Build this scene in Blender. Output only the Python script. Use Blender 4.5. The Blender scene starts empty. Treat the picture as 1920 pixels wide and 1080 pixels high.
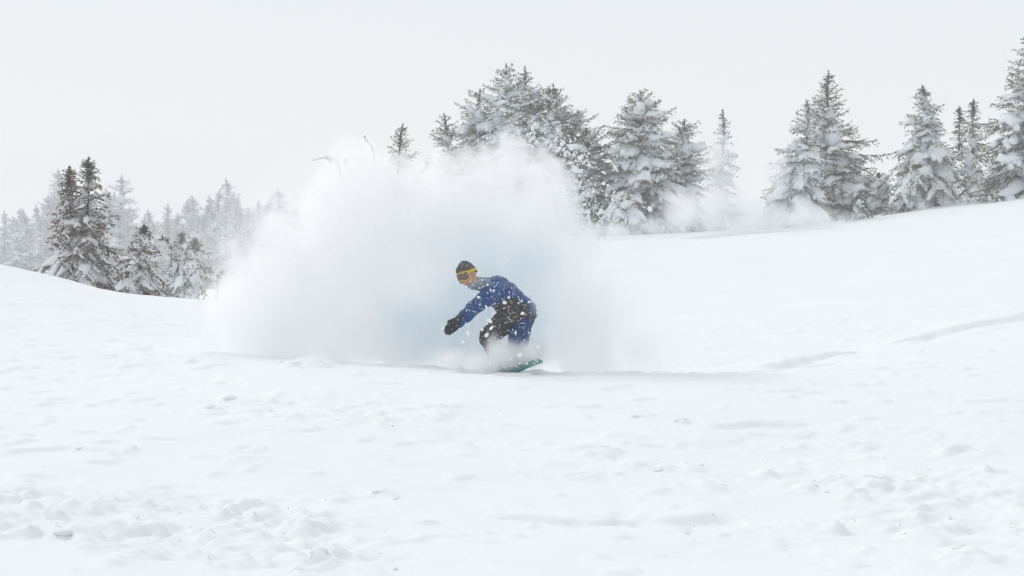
import bpy, bmesh, math, random
import numpy as np
from mathutils import Vector, Matrix

random.seed(7)
RNG = np.random.default_rng(7)
sc = bpy.context.scene
COL = sc.collection
R = math.radians

# ------------------------------------------------------------------ camera
FPX = 1920 * 80.0 / 36.0            # focal length in photograph pixels
CZ = 1.7                            # eye height above the snow at the camera
cam = bpy.data.cameras.new('camera')
cam.lens, cam.sensor_width = 80.0, 36.0
cam.clip_start, cam.clip_end = 0.1, 2000.0
camo = bpy.data.objects.new('camera', cam)
COL.objects.link(camo)
camo.location = (0, 0, CZ)
camo.rotation_euler = (R(90), 0, 0)
sc.camera = camo

# ------------------------------------------------------------------ sky, sun, exposure
SUN_EL, SUN_AZ = R(42), R(-42)      # behind the slope, to the left
world = bpy.data.worlds.new('World')
sc.world = world
world.use_nodes = True
wn, wl = world.node_tree.nodes, world.node_tree.links
wn.clear()
wo = wn.new('ShaderNodeOutputWorld')
bg = wn.new('ShaderNodeBackground')
bg.inputs['Strength'].default_value = 0.1
sky = wn.new('ShaderNodeTexSky')
sky.sky_type = 'NISHITA'
sky.sun_disc = False
sky.sun_elevation, sky.sun_rotation = SUN_EL, SUN_AZ
mixw = wn.new('ShaderNodeMix')
mixw.data_type = 'RGBA'
mixw.inputs['Factor'].default_value = 0.90          # an even overcast deck over the clear sky
mixw.inputs[7].default_value = (8.40, 8.58, 8.75, 1)
wl.new(sky.outputs[0], mixw.inputs[6])
wl.new(mixw.outputs[2], bg.inputs['Color'])
wl.new(bg.outputs[0], wo.inputs['Surface'])

sl = bpy.data.lights.new('sun', 'SUN')
sl.energy, sl.angle, sl.color = 1.12, R(18), (1.0, 0.97, 0.93)
suno = bpy.data.objects.new('sun', sl)
COL.objects.link(suno)
sd = Vector((math.sin(SUN_AZ) * math.cos(SUN_EL), math.cos(SUN_AZ) * math.cos(SUN_EL), math.sin(SUN_EL)))
suno.rotation_euler = (-sd).to_track_quat('-Z', 'Y').to_euler()
suno.location = (-20, 60, 60)

vs = sc.view_settings
vs.view_transform, vs.look, vs.exposure, vs.gamma = 'Standard', 'None', 0.02, 1.0
vs.use_curve_mapping = False
cy = sc.cycles
cy.use_denoising = True
try:
    cy.denoiser = 'OPENIMAGEDENOISE'
except Exception:
    pass
cy.max_bounces, cy.diffuse_bounces, cy.glossy_bounces = 20, 3, 2
cy.transparent_max_bounces, cy.volume_bounces = 8, 17
cy.volume_step_rate, cy.volume_max_steps = 4.5, 96
cy.use_adaptive_sampling = False
cy.caustics_reflective = cy.caustics_refractive = False

# ------------------------------------------------------------------ helpers
def P(px, py, d):
    """point at distance d whose place in the photograph is px, py"""
    return np.array([(px - 960) / FPX * d, d, CZ + (540 - py) / FPX * d])

_T2 = np.random.default_rng(11).random((256, 256))
_T3 = np.random.default_rng(12).random((32, 32, 32))

def vn2(x, y, s=0):
    x = np.asarray(x, float) + s * 17.31
    y = np.asarray(y, float) + s * 9.77
    xi, yi = np.floor(x).astype(int), np.floor(y).astype(int)
    u, v = x - xi, y - yi
    u, v = u * u * (3 - 2 * u), v * v * (3 - 2 * v)
    a, b, c, d = xi & 255, (xi + 1) & 255, yi & 255, (yi + 1) & 255
    return (_T2[a, c] * (1 - u) + _T2[b, c] * u) * (1 - v) + (_T2[a, d] * (1 - u) + _T2[b, d] * u) * v

def fbm2(x, y, octs=4, s=0, g=0.5):
    r, a, t = 0.0, 1.0, 0.0
    for k in range(octs):
        r = r + a * vn2(x * 2.03 ** k, y * 2.03 ** k, s + k * 3)
        t += a
        a *= g
    return r / t

def vn3(p, s=0):
    p = np.asarray(p, float) + s * 5.37
    i = np.floor(p).astype(int)
    f = p - i
    f = f * f * (3 - 2 * f)
    r = 0
    for dx in (0, 1):
        for dy in (0, 1):
            for dz in (0, 1):
                w = (f[:, 0] if dx else 1 - f[:, 0]) * (f[:, 1] if dy else 1 - f[:, 1]) * (f[:, 2] if dz else 1 - f[:, 2])
                r = r + w * _T3[(i[:, 0] + dx) & 31, (i[:, 1] + dy) & 31, (i[:, 2] + dz) & 31]
    return r

def np_mesh(name, V, F, smooth=True):
    """mesh from arrays; F is one (n,k) index array or a list of them"""
    Fs = F if isinstance(F, list) else [F]
    me = bpy.data.meshes.new(name)
    V = np.ascontiguousarray(V, dtype=np.float32)
    me.vertices.add(len(V))
    me.vertices.foreach_set('co', V.ravel())
    li = np.concatenate([f.ravel() for f in Fs]).astype(np.int32)
    tot = np.concatenate([np.full(len(f), f.shape[1]) for f in Fs]).astype(np.int32)
    st = np.concatenate([[0], np.cumsum(tot)[:-1]]).astype(np.int32)
    me.loops.add(len(li))
    me.loops.foreach_set('vertex_index', li)
    me.polygons.add(len(tot))
    me.polygons.foreach_set('loop_start', st)
    me.polygons.foreach_set('use_smooth', np.full(len(tot), smooth))
    me.update(calc_edges=True)
    return me

def link(name, me, mat=None, parent=None):
    o = bpy.data.objects.new(name, me)
    COL.objects.link(o)
    if mat is not None and me is not None and not me.materials:
        me.materials.append(mat)
    if parent is not None:
        o.parent = parent
    return o

def tag(o, label=None, cat=None, group=None, kind=None):
    for k, v in (('label', label), ('category', cat), ('group', group), ('kind', kind)):
        if v:
            o[k] = v
    return o

def empty(name, loc=(0, 0, 0), rz=0.0):
    o = bpy.data.objects.new(name, None)
    o.empty_display_size = 0.2
    COL.objects.link(o)
    o.location = [float(c) for c in loc]
    o.rotation_euler = (0, 0, rz)
    return o

# ------------------------------------------------------------------ materials
def new_mat(name):
    m = bpy.data.materials.new(name)
    m.use_nodes = True
    n, l = m.node_tree.nodes, m.node_tree.links
    n.clear()
    out = n.new('ShaderNodeOutputMaterial')
    b = n.new('ShaderNodeBsdfPrincipled')
    l.new(b.outputs[0], out.inputs['Surface'])
    return m, n, l, b

def mat_noise(name, c1, c2, scale, rough=0.85, bump=0.0, bscale=None, detail=4, spec=0.3, sheen=0.0):
    m, n, l, b = new_mat(name)
    tc = n.new('ShaderNodeTexCoord')
    no = n.new('ShaderNodeTexNoise')
    no.inputs['Scale'].default_value = scale
    no.inputs['Detail'].default_value = detail
    l.new(tc.outputs['Object'], no.inputs['Vector'])
    cr = n.new('ShaderNodeValToRGB')
    cr.color_ramp.elements[0].position, cr.color_ramp.elements[1].position = 0.3, 0.7
    cr.color_ramp.elements[0].color, cr.color_ramp.elements[1].color = (*c1, 1), (*c2, 1)
    l.new(no.outputs['Fac'], cr.inputs['Fac'])
    l.new(cr.outputs[0], b.inputs['Base Color'])
    b.inputs['Roughness'].default_value = rough
    b.inputs['Specular IOR Level'].default_value = spec
    if sheen:
        b.inputs['Sheen Weight'].default_value = sheen
    if bump:
        n2 = n.new('ShaderNodeTexNoise')
        n2.inputs['Scale'].default_value = bscale or scale * 4
        n2.inputs['Detail'].default_value = 5
        l.new(tc.outputs['Object'], n2.inputs['Vector'])
        bp = n.new('ShaderNodeBump')
        bp.inputs['Strength'].default_value = bump
        bp.inputs['Distance'].default_value = 0.01
        l.new(n2.outputs['Fac'], bp.inputs['Height'])
        l.new(bp.outputs[0], b.inputs['Normal'])
    return m

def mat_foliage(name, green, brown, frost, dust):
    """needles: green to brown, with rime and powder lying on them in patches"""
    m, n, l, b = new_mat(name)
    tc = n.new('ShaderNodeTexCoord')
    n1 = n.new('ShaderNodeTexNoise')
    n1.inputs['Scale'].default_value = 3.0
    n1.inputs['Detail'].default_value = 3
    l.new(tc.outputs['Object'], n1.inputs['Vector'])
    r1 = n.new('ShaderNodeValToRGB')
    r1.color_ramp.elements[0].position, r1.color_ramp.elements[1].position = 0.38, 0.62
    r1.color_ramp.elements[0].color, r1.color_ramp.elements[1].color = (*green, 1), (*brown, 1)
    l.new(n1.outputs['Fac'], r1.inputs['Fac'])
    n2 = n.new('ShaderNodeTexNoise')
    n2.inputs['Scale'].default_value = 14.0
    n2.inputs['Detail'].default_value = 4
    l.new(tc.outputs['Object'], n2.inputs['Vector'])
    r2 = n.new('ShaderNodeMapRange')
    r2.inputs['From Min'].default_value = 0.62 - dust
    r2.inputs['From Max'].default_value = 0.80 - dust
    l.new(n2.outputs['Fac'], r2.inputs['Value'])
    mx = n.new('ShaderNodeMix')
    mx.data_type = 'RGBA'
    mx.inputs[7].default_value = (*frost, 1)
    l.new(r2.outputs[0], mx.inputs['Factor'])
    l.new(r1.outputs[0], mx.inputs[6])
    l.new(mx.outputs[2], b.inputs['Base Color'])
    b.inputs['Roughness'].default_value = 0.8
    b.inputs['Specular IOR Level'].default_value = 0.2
    return m

M = {}
M['snow'] = mat_noise('snow', (0.84, 0.870, 0.888), (0.880, 0.900, 0.910), 0.9, 0.75, 0.35, 22, spec=0.15)
M['tree_snow'] = mat_noise('tree_snow', (0.78, 0.81, 0.85), (0.88, 0.89, 0.91), 5, 0.8, 0.5, 30, spec=0.15)
M['flying'] = mat_noise('flying_snow', (0.90, 0.91, 0.92), (0.93, 0.93, 0.93), 9, 0.7, spec=0.2)
M['bark'] = mat_noise('bark', (0.055, 0.036, 0.026), (0.12, 0.085, 0.065), 18, 0.9, 0.6, 60)
M['needles'] = mat_foliage('needles', (0.060, 0.092, 0.014), (0.165, 0.118, 0.036), (0.74, 0.77, 0.80), 0.10)
M['needles_frost'] = mat_foliage('needles_frosted', (0.085, 0.100, 0.035), (0.17, 0.125, 0.080), (0.78, 0.81, 0.85), 0.18)
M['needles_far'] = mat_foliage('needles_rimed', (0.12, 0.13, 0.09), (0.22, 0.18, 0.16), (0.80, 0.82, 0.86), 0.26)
M['needles_red'] = mat_foliage('needles_reddish', (0.055, 0.068, 0.012), (0.17, 0.082, 0.044), (0.74, 0.77, 0.80), 0.10)

# ------------------------------------------------------------------ terrain
CTRL = [  # px, py, distance: the lie of the snow read off the photograph
    (960, 1080, 12.6), (300, 1080, 12.2), (0, 1080, 11.6), (1600, 1080, 12.6), (1920, 1080, 12.4),
    (0, 900, 15.4), (400, 900, 16.0), (960, 880, 16.6), (1500, 880, 16.6), (1920, 860, 16.8),
    (0, 720, 22.0), (300, 720, 21.4), (600, 760, 19.8), (960, 775, 19.4), (1500, 760, 19.8), (1920, 720, 21.6),
    (-400, 560, 30), (0, 590, 29.0), (250, 625, 28.0), (420, 650, 26.0),
    (540, 670, 24.4), (700, 684, 23.4), (960, 697, 22.8), (1200, 696, 23.0), (1430, 689, 24.0),
    (1700, 642, 27.0), (1920, 596, 30.0), (2200, 560, 32.0),
    (-500, 420, 38), (0, 494, 38.0), (220, 545, 37.5), (430, 572, 36.5),
    (700, 690, 25.6), (960, 696, 25.6), (1300, 693, 25.8), (1600, 672, 28.0),
    (700, 640, 32.0), (1200, 648, 32.0), (1600, 600, 33.0),
    (700, 545, 44.0), (1200, 545, 44.0), (1650, 500, 44.0), (2000, 450, 44.0),
    (620, 490, 60.0), (800, 455, 61.0), (1100, 440, 62.0), (1350, 432, 63.0), (1560, 418, 60.0), (1750, 380, 59.0), (1920, 356, 58.0), (2300, 300, 58.0),
    (0, 506, 42), (220, 556, 42), (400, 580, 42), (-400, 480, 48), (0, 540, 48), (220, 580, 48), (450, 575, 48), (-400, 560, 62), (0, 590, 62), (250, 600, 62), (450, 560, 62),
    (620, 505, 75), (900, 480, 75), (1200, 455, 75), (1500, 445, 75), (1900, 390, 75), (900, 540, 95), (1400, 520, 95), (1900, 470, 95),
]
CP = [P(*c) for c in CTRL]
EX = [  # further anchors, x y z (metres)
    (0, 0, 0.0), (-8, 0, 0.3), (8, 0, 0.1), (0, -20, -1.2), (-25, 0, 2.2), (25, 0, 1.5), (0, 8, 0.02), (-6, 8, 0.2), (6, 8, 0.1),
    (-30, 80, -1.2), (-14, 110, -2.0), (-30, 130, -2.0), (-5, 130, -2.0), (-20, 170, -1.0),
    (20, 130, 0.0), (34, 60, 6.0), (30, 30, 2.4), (-30, 30, 3.2), (40, 150, -1.0),
]
C = np.vstack([np.array(CP), np.array(EX)])
def _tps_u(r2):
    return np.where(r2 > 1e-9, r2 * np.log(np.maximum(r2, 1e-9)), 0.0)
_n = len(C)
_K = _tps_u(((C[:, None, :2] - C[None, :, :2]) ** 2).sum(-1)) + np.eye(_n) * 0.5
_Pm = np.hstack([np.ones((_n, 1)), C[:, :2]])
_A = np.zeros((_n + 3, _n + 3))
_A[:_n, :_n], _A[:_n, _n:], _A[_n:, :_n] = _K, _Pm, _Pm.T
_W = np.linalg.solve(_A, np.concatenate([C[:, 2], np.zeros(3)]))

def base_h(x, y):
    x, y = np.asarray(x, float), np.asarray(y, float)
    sh = x.shape
    x, y = x.ravel(), y.ravel()
    cx, cyy = np.clip(x, -34, 40), np.clip(y, -20, 170)
    h = _W[_n] + _W[_n + 1] * cx + _W[_n + 2] * cyy
    for k in range(_n):
        h = h + _W[k] * _tps_u((cx - C[k, 0]) ** 2 + (cyy - C[k, 1]) ** 2)
    return h.reshape(sh)

def ground_at(px, py, d0=9.0, d1=70.0):
    """first point of the snow met along the line of sight"""
    d = np.arange(d0, d1, 0.05)
    x, z = (px - 960) / FPX * d, CZ + (540 - py) / FPX * d
    h = base_h(x, d)
    k = int(np.argmax(h >= z)) if (h >= z).any() else len(d) - 1
    return np.array([x[k], d[k], h[k]])

def poly_dist(x, y, pts):
    """distance to a polyline, signed side, and position along it"""
    best = np.full(x.shape, 1e9)
    side = np.zeros(x.shape)
    along = np.zeros(x.shape)
    n = len(pts) - 1
    for k in range(n):
        ax, ay = pts[k][:2]
        bx, by = pts[k + 1][:2]
        dx, dy = bx - ax, by - ay
        t = np.clip(((x - ax) * dx + (y - ay) * dy) / (dx * dx + dy * dy), 0, 1)
        d = np.hypot(x - ax - t * dx, y - ay - t * dy)
        m = d < best
        best = np.where(m, d, best)
        side = np.where(m, np.sign(dx * (y - ay) - dy * (x - ax)), side)
        along = np.where(m, (k + t) / n, along)
    return best, side, along

GROOVES = [  # old tracks: pixel polyline, half width, depth, step (far side above near side)
    ([(1070, 803), (1180, 820), (1310, 838)], 0.07, 0.035, 0.02),
    ([(1310, 797), (1420, 792), (1530, 790)], 0.08, 0.03, 0.03),
    ([(930, 972), (1060, 981), (1180, 978)], 0.06, 0.03, 0.03),
    ([(1160, 972), (1280, 976), (1400, 970)], 0.16, 0.045, 0.035),
    ([(1420, 690), (1560, 668), (1700, 642), (1920, 596), (2120, 560)], 0.15, 0.05, 0.08),
    ([(640, 735), (800, 760), (1000, 790)], 0.10, 0.025, 0.02),
    ([(180, 640), (330, 690), (560, 760), (760, 800)], 0.10, 0.02, 0.02),
    ([(820, 965), (930, 972)], 0.05, 0.015, 0.01),
    ([(0, 860), (120, 850), (230, 862)], 0.07, 0.02, 0.02),
]
BUMPS = [  # lumps and slabs: px, py, width px, height m
    (580, 684, 120, .11), (620, 670, 80, .06), (430, 748, 60, .07), (395, 765, 30, .06), (555, 790, 50, .05), (700, 812, 55, .05),
    (650, 800, 46, .045), (735, 800, 60, .04), (590, 760, 60, .04), (505, 775, 40, .04), (1130, 856, 70, .08), (1275, 788, 40, .06), (1195, 782, 40, .05),
    (1070, 842, 60, .05), (1215, 872, 70, .06), (1260, 882, 40, .05), (1350, 912, 60, .06), (1220, 918, 70, .05), (1430, 890, 70, .06), (1520, 910, 45, .07),
    (1620, 910, 90, .11), (1570, 895, 50, .06), (1310, 910, 60, .04), (1480, 880, 80, .05), (715, 934, 46, .035), (740, 942, 26, .03), (988, 948, 26, .05),
    (500, 970, 60, .08), (560, 1000, 70, .07), (600, 1056, 70, .08), (470, 960, 60, .07), (540, 1040, 50, .06), (590, 1015, 46, .06), (350, 1040, 40, .05),
    (860, 850, 80, .04), (960, 835, 80, .04), (800, 830, 70, .04), (1560, 990, 50, .06), (1800, 1030, 90, .07), (1850, 880, 40, .05), (1780, 1040, 60, .05),
    (110, 570, 90, .08), (15, 572, 40, .1), (320, 630, 40, .05), (240, 740, 30, .04), (1855, 660, 24, .05), (1600, 1060, 60, .05), (940, 800, 60, .03),
]
GROOVE_W = [([ground_at(*q) for q in pts], w, dp, st) for pts, w, dp, st in GROOVES]
BUMP_W = []
for px, py, w, hh in BUMPS:
    g = ground_at(px, py)
    BUMP_W.append((g[0], g[1], w / FPX * g[1] * 0.5, hh))
ZONES = [(ground_at(250, 985), 2.0, 1.7, 1.0), (ground_at(1800, 960), 1.5, 2.6, .75), (ground_at(560, 1030), .7, 1.0, 1.0), (ground_at(1560, 980), 1.1, 1.6, .45),
         (ground_at(600, 780), 1.6, 1.6, .40), (ground_at(1350, 890), 2.0, 1.1, .35), (ground_at(330, 660), 1.6, 2.6, .32), (ground_at(1750, 840), 1.6, 1.2, .5)]

def smooth01(t):
    t = np.clip(t, 0, 1)
    return t * t * (3 - 2 * t)

def full_h(x, y):
    h = base_h(x, y)
    sh = h.shape
    x, y, h = x.ravel(), y.ravel(), h.ravel().copy()
    dist = np.hypot(x, y)
    h += (fbm2(x * .32, y * .22, 3, 1) - .5) * .16 * smooth01((dist - 6) / 12)
    far = np.clip((dist - 60) / 80, 0, 1)
    h += far * (fbm2(x * .05, y * .05, 3, 2) - .5) * 1.6
    m = (np.abs(x) < 14) & (y > 8) & (y < 48)
    xs, ys, hs = x[m], y[m], h[m]
    wx, wy = xs + (vn2(xs * 3.1, ys * 3.1, 5) - .5) * .18, ys + (vn2(xs * 3.1, ys * 3.1, 6) - .5) * .25
    hs += (fbm2(xs * 1.3, ys * .9, 3, 3) - .5) * .045
    hs += (fbm2(xs * 5.5, ys * 3.4, 3, 4) - .5) * .012
    z = np.zeros_like(hs)
    for g, rx, ry, st in ZONES:
        z = np.maximum(z, st * smooth01(1.25 - np.hypot((wx - g[0]) / rx, (wy - g[1]) / ry) * (1.0 + .5 * (vn2(xs * 1.3, ys * 1.3, 31) - .5))))
    z = z * smooth01((fbm2(xs * 1.6, ys * 1.6, 3, 33) - .28) / .25)
    big = smooth01((fbm2(wx * 7.0, wy * 4.6, 3, 7) - .45) / .3)
    fine = np.abs(fbm2(wx * 15, wy * 10, 3, 8) - .5)
    hs += z * (big * .056 - fine * .05 + smooth01((fbm2(wx * 19, wy * 12, 2, 9) - .55) / .2) * .020)
    spot = np.maximum(fbm2(wx * 4.1, wy * 3.0, 2, 15) - .69, 0)           # stray crumbs on the smooth snow
    hs += smooth01(spot / .10) * .022 * (ys < 34)
    for k, (pts, w, dp, stp) in enumerate(GROOVE_W):
        a = np.array(pts)
        bb = (xs > a[:, 0].min() - 1.2) & (xs < a[:, 0].max() + 1.2) & (ys > a[:, 1].min() - 1.2) & (ys < a[:, 1].max() + 1.2)
        if not bb.any():
            continue
        jx, jy = xs[bb] + (vn2(xs[bb] * 5, ys[bb] * 5, 40 + k) - .5) * .10, ys[bb] + (vn2(xs[bb] * 5, ys[bb] * 5, 50 + k) - .5) * .14
        d, s, t = poly_dist(jx, jy, pts)
        env = smooth01(t / .12) * smooth01((1 - t) / .12)
        gap = 1.0 if k == 4 else smooth01((vn2(xs[bb] * 2.2, ys[bb] * 2.2, 60 + k) - .15) / .3)
        hs[bb] += env * gap * (-dp * np.exp(-(d / w) ** 2) + stp * np.where(s > 0, np.exp(-(d / (3.2 * w)) ** 1.5) * smooth01(d / (1.1 * w)), 0))
    for k, (bx, by, w, hh) in enumerate(BUMP_W):
        bb = (np.abs(xs - bx) < 3 * w) & (np.abs(ys - by) < 6 * w)
        if not bb.any():
            continue
        dx, dy = (wx[bb] - bx) / w, (wy[bb] - by) / (w * 1.5)
        r = np.hypot(dx, dy) + (fbm2(xs[bb] * 7, ys[bb] * 7, 2, 70 + k) - .5) * 1.1
        hs[bb] += .52 * hh * (0.6 * smooth01((1.1 - r) / .45) + .4 * smooth01((1.0 - r) / .9)) * (.7 + .6 * vn2(xs[bb] * 9, ys[bb] * 7, 90 + k))
    h[m] = hs
    return h.reshape(sh)

def graded(a, b, step, lo, hi, growth=1.16):
    mid = np.arange(a, b + step * .5, step)
    up, s, v = [], step, mid[-1]
    while v < hi:
        s *= growth
        v += s
        up.append(min(v, hi))
    dn, s, v = [], step, mid[0]
    while v > lo:
        s *= growth
        v -= s
        dn.append(max(v, lo))
    return np.concatenate([dn[::-1], mid, up])

gx = graded(-5.0, 5.0, 0.034, -320, 320, 1.05)
gy = np.concatenate([graded(11.2, 24.5, 0.028, -60, 24.5, 1.25)[:-1], graded(24.5, 32, 0.05, 24.5, 460, 1.022)])
gy = np.unique(np.round(gy, 5))
X, Y = np.meshgrid(gx, gy)
Z = full_h(X, Y)
nx, ny = len(gx), len(gy)
idx = np.arange(nx * ny).reshape(ny, nx)
quads = np.stack([idx[:-1, :-1], idx[:-1, 1:], idx[1:, 1:], idx[1:, :-1]], -1).reshape(-1, 4)
ground = link('snow_ground', np_mesh('snow_ground', np.stack([X, Y, Z], -1).reshape(-1, 3), quads), M['snow'])
tag(ground, 'trampled white snow slope with old tracks and lumps', 'snow slope', kind='structure')

def H(x, y):
    return float(full_h(np.array([[x]]), np.array([[y]]))[0, 0])

# ------------------------------------------------------------------ conifers
def tube(pts, rad, n=7):
    """tapered tube through pts"""
    pts = np.asarray(pts, float)
    k = len(pts)
    t = np.gradient(pts, axis=0)
    t /= np.linalg.norm(t, axis=1)[:, None] + 1e-9
    ref = np.where(np.abs(t[:, 2:3]) > .9, np.array([[1., 0, 0]]), np.array([[0, 0, 1.]]))
    u = np.cross(t, ref)
    u /= np.linalg.norm(u, axis=1)[:, None]
    v = np.cross(t, u)
    a = np.linspace(0, 2 * math.pi, n, endpoint=False)
    V = pts[:, None] + np.asarray(rad)[:, None, None] * (np.cos(a)[None, :, None] * u[:, None] + np.sin(a)[None, :, None] * v[:, None])
    i = np.arange(k * n).reshape(k, n)
    F = np.stack([i[:-1], np.roll(i, -1, 1)[:-1], np.roll(i, -1, 1)[1:], i[1:]], -1).reshape(-1, 4)
    return V.reshape(-1, 3), F

class Acc:
    def __init__(s):
        s.V, s.F, s.n = [], [], 0
    def add(s, V, F):
        s.V.append(V)
        s.F.append(np.asarray(F) + s.n)
        s.n += len(V)
    def mesh(s, name, smooth=True):
        fs = {}
        for f in s.F:
            fs.setdefault(f.shape[1], []).append(f)
        return np_mesh(name, np.concatenate(s.V), [np.concatenate(v) for v in fs.values()], smooth)

def ico(sub):
    bm = bmesh.new()
    bmesh.ops.create_icosphere(bm, subdivisions=sub, radius=1)
    v = np.array([x.co[:] for x in bm.verts])
    f = np.array([[q.index for q in p.verts] for p in bm.faces])
    bm.free()
    return v, f
ICO1, ICO2, ICO3 = ico(1), ico(2), ico(3)

def snow_pad(acc, curve, width, thick, rng, sides=9):
    """a lumpy cushion of snow lying along a branch"""
    k = len(curve)
    t = np.gradient(curve, axis=0)
    t /= np.linalg.norm(t, axis=1)[:, None] + 1e-9
    side = np.cross(t, [0, 0, 1.0])
    side /= np.linalg.norm(side, axis=1)[:, None] + 1e-9
    up = np.cross(side, t)
    a = np.linspace(0, 2 * math.pi, sides, endpoint=False)
    ca, sa = np.cos(a), np.sin(a)
    sy = np.where(sa > 0, sa, sa * .45)
    V = curve[:, None] + width[:, None, None] * ca[None, :, None] * side[:, None] + thick[:, None, None] * sy[None, :, None] * up[:, None]
    V[:, :, 2] -= (np.abs(ca) ** 2)[None] * width[:, None] * .35
    V = V.reshape(-1, 3)
    mw = width.max()
    V += (np.stack([vn3(V * (1.6 / mw), 1), vn3(V * (1.6 / mw), 2), vn3(V * (1.6 / mw), 3)], -1) - .5) * mw * .75
    V += (np.stack([vn3(V * (4 / mw), 4), vn3(V * (4 / mw), 5), vn3(V * (4 / mw), 6)], -1) - .5) * mw * .28
    i = np.arange(k * sides).reshape(k, sides)
    F = np.stack([i[:-1], np.roll(i, -1, 1)[:-1], np.roll(i, -1, 1)[1:], i[1:]], -1).reshape(-1, 4)
    n0 = acc.n
    caps = [[k * sides, i[0][(j + 1) % sides], i[0][j]] for j in range(sides)] + [[k * sides + 1, i[-1][j], i[-1][(j + 1) % sides]] for j in range(sides)]
    acc.add(np.vstack([V, V[:sides].mean(0), V[-sides:].mean(0)]), F)
    acc.F.append(np.array(caps) + n0)

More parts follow.
